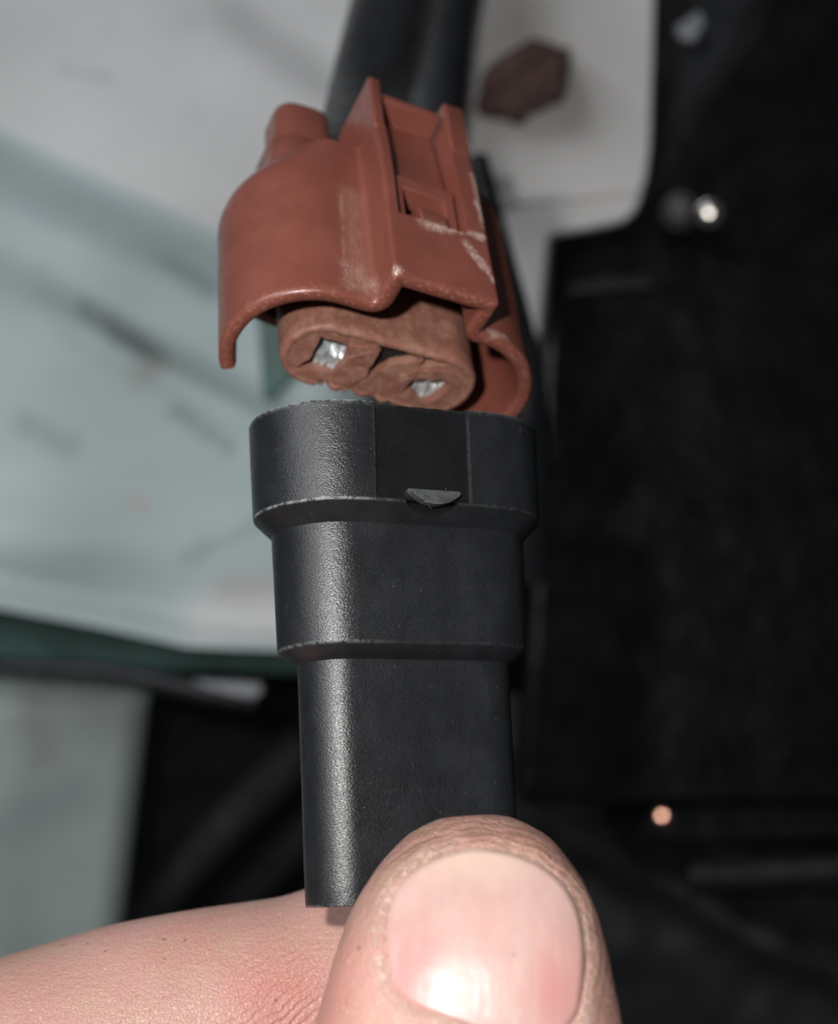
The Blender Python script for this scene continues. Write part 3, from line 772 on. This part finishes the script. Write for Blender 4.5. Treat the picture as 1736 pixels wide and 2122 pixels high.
# teal pressed panel in front of it
ZB = 212
oB = bpx((-900 + 760) / 2, (-150 + 1350) / 2, ZB)
stain_shade_B = [(bpx(70, 545, ZB), bpx(210, 630, ZB), 3.2, (.20, .23, .23), .6), (bpx(200, 630, ZB), bpx(320, 745, ZB), 5.5, (.16, .18, .17), .8), (bpx(290, 770, ZB), bpx(355, 765, ZB), 4.5, (.42, .32, .27), .4), (bpx(190, 610, ZB), bpx(250, 660, ZB), 3, (.48, .38, .34), .45),  # first two dark strips paint the shade of an oblong slot into the colour
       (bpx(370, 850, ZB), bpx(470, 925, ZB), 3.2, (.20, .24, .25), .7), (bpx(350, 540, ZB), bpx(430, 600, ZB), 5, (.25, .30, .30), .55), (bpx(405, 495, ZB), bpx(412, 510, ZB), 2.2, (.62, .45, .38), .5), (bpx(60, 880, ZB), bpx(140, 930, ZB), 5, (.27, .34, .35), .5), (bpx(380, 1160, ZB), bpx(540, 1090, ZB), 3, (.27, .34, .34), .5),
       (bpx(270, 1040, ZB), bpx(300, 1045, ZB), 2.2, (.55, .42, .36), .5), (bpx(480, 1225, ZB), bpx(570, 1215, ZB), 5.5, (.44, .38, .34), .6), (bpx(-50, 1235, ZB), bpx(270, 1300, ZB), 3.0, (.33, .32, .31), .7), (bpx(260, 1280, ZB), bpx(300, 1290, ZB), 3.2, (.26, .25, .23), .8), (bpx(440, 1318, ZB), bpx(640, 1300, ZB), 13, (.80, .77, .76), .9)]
mB = panel_paint('pale_teal_paint', (.45, .535, .535), (.52, .61, .605), stain_shade_B, oB, .38)
def fB(x, y, t):
    d = (y - .52 * x)                                                # creases run down to the right
    h = -3.2 * math.exp(-((d - 380) / 100) ** 2) + 2.6 * math.exp(-((d - 300) / 80) ** 2) - 2.6 * math.exp(-((d - 520) / 75) ** 2) + 3 * math.exp(-((d - 590) / 45) ** 2) * sstep(x, 20, 200)
    h += -6 * math.exp(-(((x - 60) / 260) ** 2 + ((y - 1130) / 110) ** 2)) + 1.0 * math.sin(x * .011 + y * .004)
    h += -7 * sstep(t, .93, 1.0) + 8 * (1 - sstep(t, 0, .2)) 
    return h
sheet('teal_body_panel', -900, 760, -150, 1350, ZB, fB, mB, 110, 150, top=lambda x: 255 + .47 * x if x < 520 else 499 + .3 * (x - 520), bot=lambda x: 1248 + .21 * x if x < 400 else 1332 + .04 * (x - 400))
tag(bpy.data.objects['teal_body_panel'], 'stained pale teal pressed panel behind the sleeve, left side', 'panel')
# dark green underside and rubber seal
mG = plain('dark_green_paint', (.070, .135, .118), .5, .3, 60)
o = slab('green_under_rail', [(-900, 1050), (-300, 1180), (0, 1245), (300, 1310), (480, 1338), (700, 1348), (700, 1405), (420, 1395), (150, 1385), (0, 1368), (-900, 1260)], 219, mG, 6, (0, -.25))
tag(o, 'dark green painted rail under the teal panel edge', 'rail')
mR = plain('black_rubber', (.014, .014, .016), .5, .3, 200)
P = spline([bpx(-30, 1378, 214), bpx(70, 1388, 212), bpx(200, 1392, 210), bpx(330, 1412, 208), bpx(440, 1437, 206), bpx(530, 1452, 206)], 6)
V, Fc = tube(P, [2.0] * len(P), 14)
org = P[0]; o = mk('rubber_seal', [v - org for v in V], Fc, mR, None, 60); o.location = org
tag(o, 'thin black rubber seal along the lower panel edge', 'seal')
mGy = plain('grey_highlight', (.34, .35, .37), .4, .25, 120, .0002, 500, metal=.2)
o = slab('grey_highlight_plate', [(395, 1412), (540, 1418), (545, 1436), (525, 1450), (440, 1432)], 203, mGy, 3, (0, 0), .6)  # grey plate added to stand for a highlight at the seal's end
tag(o, 'small grey plate standing for the highlight at the end of the seal', 'clip')
# lower left panel
ZG = 228
oG = bpx((-900 + 320) / 2, (1380 + 2700) / 2, ZG)
mLp = panel_paint('pale_sage_paint', (.36, .415, .395), (.41, .46, .44), [(bpx(70, 1440, ZG), bpx(95, 1560, ZG), 7, (.22, .21, .19), .6), (bpx(-20, 1720, ZG), bpx(150, 1640, ZG), 10, (.24, .27, .27), .45), (bpx(140, 1480, ZG), bpx(250, 1500, ZG), 12, (.40, .43, .40), .4)], oG, .5)
def fG(x, y, t): return 5 * sstep(x, 260, 330) + 1.5 * math.sin(x * .006 + y * .003) + 8 * (1 - sstep(t, 0, .06)) - 1 * math.exp(-((x - 40 - .05 * (y - 1600)) / 60) ** 2)
def sheet2():
    org = oG; nx, ny = 70, 70; V = []
    for back in (0, 1):
        for j in range(ny):
            for i in range(nx):
                y = 1392 + (2700 - 1392) * j / (ny - 1); xr = 300 - .125 * (y - 1440); x = -900 + (xr + 900) * (i / (nx - 1)) ** .6
                V.append(bpx(x, y, ZG) + c2w(0, 0, fG(x + .125 * (y - 1440), y, j / (ny - 1)) + 2 * back) - org)
    b = nx * ny; Fc = grid_faces(ny, nx, False) + grid_faces(ny, nx, False, b)
    edge = [i for i in range(nx)] + [j * nx + nx - 1 for j in range(1, ny)] + [(ny - 1) * nx + i for i in range(nx - 2, -1, -1)] + [j * nx for j in range(ny - 2, 0, -1)]
    for k in range(len(edge)): a, c = edge[k - 1], edge[k]; Fc.append((a, c, c + b, a + b))
    o = mk('sage_side_panel', V, Fc, mLp, None, 50); o.location = org; return o
tag(sheet2(), 'plain pale sage panel at lower left, above the index finger', 'panel')
# dark green tab seen between the shroud and the nose
o = slab('green_tab', [(533, 650), (640, 650), (640, 740), (600, 790), (560, 830), (545, 830)], 190, mG, 3, bev=.6)
tag(o, 'dark green tab glimpsed between brown shroud and its nose', 'tab')

# white bracket and rusty bolt
ZC = 196
mW = panel_paint('white_paint', (.73, .705, .69), (.79, .765, .75), [(bpx(1180, 445, ZC), bpx(1260, 440, ZC), 2.4, (.38, .36, .33), .6), (bpx(1010, 350, ZC), bpx(1030, 430, ZC), 5, (.30, .31, .33), .6), (bpx(1095, 60, ZC), bpx(1190, 230, ZC), 9, (.52, .47, .44), .5)], bpx(1150, 200, ZC), .45)
BR = empty('white_bracket', Matrix.Translation(bpx(1150, 200, ZC)))
tag(BR, 'white painted bracket with rounded corner behind the connector', 'bracket')
def part_slab(name, pts, z, tilt, thick=3, bev=.8):
    o = slab(name, pts, z, mW, thick, tilt, bev); loc = o.location.copy(); o.parent = BR; o.location = loc - BR.location
    if loc != BR.location:                                            # keep the paint's coordinates in the bracket's frame
        d = loc - BR.location
        for v in o.data.vertices: v.co += d
        o.location = (0, 0, 0)
    return o
part_slab('plate', [(915, -300), (1372, -300), (1358, 100), (1350, 300), (1342, 360), (1330, 402), (1036, 432), (1010, 340), (960, 330), (930, 240)], ZC, (.10, .05))
part_slab('flange', [(1036, 434), (1330, 404), (1316, 436), (1296, 456), (1268, 464), (1138, 488), (1128, 600), (1119, 700), (1085, 620), (1055, 520)], ZC - 1, (0, -.08))
mRust = NT('rusty_steel')
c = mRust.mix(mRust.ramp(mRust.noise(420, 5, .65), .35, .7), (.070, .038, .034), (.15, .078, .066))
c = mRust.mix(mRust.ramp(mRust.noise(900, 4), .6, .75, 0, .7), c, (.34, .21, .18))
mRust.set(Base_Color=c, Roughness=.75, Metallic=.15, Normal=mRust.bump(mRust.noise(900, 5, .7), .9, .0003))
def hex_bolt():
    bc = bpx(1085, 168, ZC - 3.2)
    ax = (c2w(-.12, -.42, -1)).normalized(); X = c2w(.83, .56, 0).normalized(); X = (X - ax * X.dot(ax)).normalized(); Y = ax.cross(X)
    mw = Matrix(((X.x, Y.x, ax.x, bc.x), (X.y, Y.y, ax.y, bc.y), (X.z, Y.z, ax.z, bc.z), (0, 0, 0, 1)))
    B = empty('rusty_bolt', mw); tag(B, 'rusty brown hexagonal bolt head on the white bracket', 'bolt')
    V = []; n = 48; prof = [(-3.4, 1.0), (3.6, 1.0), (4.4, .97), (4.9, .90), (5.1, .80), (5.0, .4), (4.95, .05)]
    for h, k_ in prof:
        for k in range(n):
            th = 2 * math.pi * k / n; r = 6.0 * min(1.04, math.cos(math.pi / 6) / math.cos((th % (math.pi / 3)) - math.pi / 6)) * k_
            q = Vector((r * math.cos(th) * 1.26, r * math.sin(th) * .84, h))
            V.append((q + .5 * Vector((noise.noise(q * .5), noise.noise(q * .5 + Vector((9, 0, 0))), noise.noise(q * .45 + Vector((0, 7, 0))))) * (1.6 if h > 0 else .5)) * MM * BG)
    Fc = grid_faces(len(prof), n) + [tuple(range(n)), tuple(range((len(prof) - 1) * n, len(prof) * n))]
    mk('head', V, Fc, mRust.m, B, 50)
hex_bolt()

# black conduit running up from the back of the connector, grey hose beside it
def place_tube(name, P, rads, mat, label, cat, n=24, rib=0):
    pts = spline(P, 14)
    R_ = []
    for i in range(len(pts)):
        t = i / (len(pts) - 1) * (len(rads) - 1); a = int(min(t, len(rads) - 2)); r = rads[a] + (rads[a + 1] - rads[a]) * (t - a)
        R_.append(r + rib * (1 if i % 2 else 0))
    V, Fc = tube(pts, [r * BG for r in R_], n); org = P[0].copy()
    o = mk(name, [v - org for v in V], Fc, mat, None, 60); o.location = org; return tag(o, label, cat)
mCab = plain('black_cable_jacket', (.016, .017, .019), .42, .25, 300, .0001, 900)
mat_cn = CN.matrix_world
st0 = mat_cn @ L(-.8, -.4, 17.2); st1 = mat_cn @ L(-.8, -.4, 23.0)
place_tube('cable', [st0, st1, px(752, 240, 140), px(795, 90, 158), px(838, -60, 178), px(882, -260, 205), px(930, -600, 245)], [2.4, 2.5, 3.0, 3.6, 4.2, 4.6, 4.8, 5], mCab, 'black cable leaving the back of the brown connector upwards', 'cable')
mHo = plain('slate_hose_rubber', (.026, .029, .034), .65, .2, 120)
place_tube('slate_hose', [bpx(885, 330, 186), bpx(892, 200, 186), bpx(908, 60, 187), bpx(940, -120, 189), bpx(975, -500, 192)], [5.0, 5.0, 5.0, 5.0], mHo, 'slate grey hose beside the black cable, left of white bracket', 'hose')
place_tube('black_side_hose', [bpx(990, 330, 150), bpx(1012, 430, 148), bpx(1042, 560, 146), bpx(1075, 700, 144), bpx(1098, 860, 142), bpx(1100, 1200, 146)], [1.2, 1.4, 1.6, 1.8, 2.0, 2.0], mCab, 'thin black hose running down behind the right of the connector', 'hose')

# black housing on the right and the dark bay behind everything
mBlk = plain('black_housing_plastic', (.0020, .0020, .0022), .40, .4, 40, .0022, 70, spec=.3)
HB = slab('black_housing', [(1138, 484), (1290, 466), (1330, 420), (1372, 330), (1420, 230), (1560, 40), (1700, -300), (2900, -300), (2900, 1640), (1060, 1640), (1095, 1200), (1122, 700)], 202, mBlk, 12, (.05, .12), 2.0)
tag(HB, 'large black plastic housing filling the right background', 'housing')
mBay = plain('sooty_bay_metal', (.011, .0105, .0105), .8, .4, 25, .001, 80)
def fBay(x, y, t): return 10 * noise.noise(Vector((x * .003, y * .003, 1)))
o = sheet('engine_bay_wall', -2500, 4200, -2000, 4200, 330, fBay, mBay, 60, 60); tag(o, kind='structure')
# glossy fasteners that catch the flash
def dome(name, x, y, z, r, mat, label, cat, flat=.5, facet=.3):
    "round-headed fastener with a small flat top, shaped and aimed to return the flash"
    c0 = bpx(x, y, z); ax = (c2w(-7.5, 6.5, -1) - c0).normalized(); X = ax.cross(Vector((0, 0, 1))).normalized(); Y = ax.cross(X)  # axis aimed between lens and flash to make the glint
    V = []; n = 24; prof = [(r * 1.3, -2.5), (r * 1.3, .2), (r * 1.05, .4)] + [(facet + (r - facet) * math.cos(a), .4 + r * flat * math.sin(a)) for a in np.linspace(.1, math.pi / 2, 8)]
    for rr_, d in prof:
        for k in range(n): th = 2 * math.pi * k / n; V.append((X * rr_ * math.cos(th) + Y * rr_ * math.sin(th) + ax * d) * MM)
    o = mk(name, V, grid_faces(len(prof), n) + [tuple(range(n)), tuple(range((len(prof) - 1) * n, len(prof) * n))], mat, None, 40); o.location = c0
    return tag(o, label, cat)
mChr = plain('bright_steel', (.75, .70, .66), .26, .1, 300, metal=1)
dome('bright_screw', 1468, 442, 196, 1.7, mChr, 'shiny domed screw catching the flash on the black housing', 'screw', facet=.34)
mDk = plain('dark_steel', (.07, .066, .066), .5, .4, 200, .0003, 500, metal=.7)
dome('dull_screw', 1408, 438, 197.5, 2.6, mDk, 'dull dark screw just left of the shiny screw', 'screw', flat=.3, facet=.2)
o = slab('grey_strut', [(1372, 330), (1500, -300), (1700, -300), (1560, 40), (1420, 235), (1385, 290)], 212, plain('grey_black_paint', (.028, .029, .032), .4, .3, 60), 5, (.2, .1), 1.2)
tag(o, 'dark grey strut between white bracket and black housing', 'strut')
o = slab('pale_glint_tab', [(1400, 52), (1450, 20), (1462, 45), (1440, 85), (1412, 80)], 207, mGy, 2, bev=.6)  # pale grey paints the tab's glint into its colour
tag(o, 'small tab with painted grey glint on the dark grey strut, top right', 'tab')
o = slab('housing_ledge', [(1180, 590), (1260, 568), (1350, 572), (1350, 600), (1260, 600), (1185, 612)], 199, plain('dark_ledge_plastic', (.03, .03, .033), .45, .2, 90), 4, (0, .6), .8)
tag(o, 'faint grey ledge on the black housing beside white bracket', 'ledge')
# lower right: grimy casting with ribs, pipe and copper rivet
mCast = plain('grimy_casting', (.020, .0195, .020), .6, .5, 45, .0012, 140)
def fC(x, y, t):
    h = 8 * noise.noise(Vector((x * .003, y * .003, 4))) + 2 * noise.noise(Vector((x * .011, y * .011, 9)))
    h -= 16 * math.exp(-((y - 1530 - .10 * (1740 - x)) / 36) ** 2) * sstep(x, 1250, 1600)
    h += 26 * math.exp(-((y - 1660) / 60) ** 2) * sstep(x, 1240, 1400)
    h -= 10 * math.exp(-((y - 1860 - .5 * (x - 1450)) / 60) ** 2)
    return h
o = sheet('grimy_casting', 1040, 2900, 1440, 3200, 236, fC, mCast, 110, 90); tag(o, 'lumpy dark grey casting at lower right behind the thumb', 'casting')
place_tube('dark_pipe', [bpx(1430, 1812, 214), bpx(1600, 1806, 212), bpx(1760, 1796, 210), bpx(2100, 1775, 206), bpx(2600, 1740, 200)], [2.6, 2.8, 2.8, 2.8], plain('dark_pipe_paint', (.006, .0063, .007), .6, .3, 100), 'thin dark pipe crossing the lower right background', 'pipe')
mCu = plain('copper', (.95, .50, .38), .24, .1, 300, metal=1)
dome('copper_rivet', 1371, 1690, 204, 1.2, mCu, 'small bright copper rivet in the dark at right', 'rivet', flat=.35, facet=.42)
o = slab('rivet_strap', [(1250, 1650), (2600, 1560), (2600, 1700), (1500, 1745), (1270, 1735)], 207, plain('black_strap', (.003, .003, .0033), .8, .3, 80), 4, (0, .1), 1)
tag(o, 'black strap carrying the copper rivet', 'strap')
# lower left dark gap: two slate hoses
for k, (P, r) in enumerate((([bpx(640, 1540, 250), bpx(560, 1620, 250), bpx(440, 1740, 248), bpx(330, 1860, 246), bpx(230, 2000, 244)], 4.2), ([bpx(660, 1690, 262), bpx(560, 1790, 262), bpx(470, 1890, 262), bpx(380, 2010, 262)], 4.5))):
    place_tube('dark_hose', P, [r, r, r, r], plain('dark_hose_rubber', ((.017, .0175, .019), (.015, .0145, .0145))[k], .8, .2, 90), ('upper of two dark hoses slanting through the gap left of the sleeve', 'lower of two dark hoses slanting through the gap left of the sleeve')[k], 'hose')['group'] = 'hoses in the dark gap'
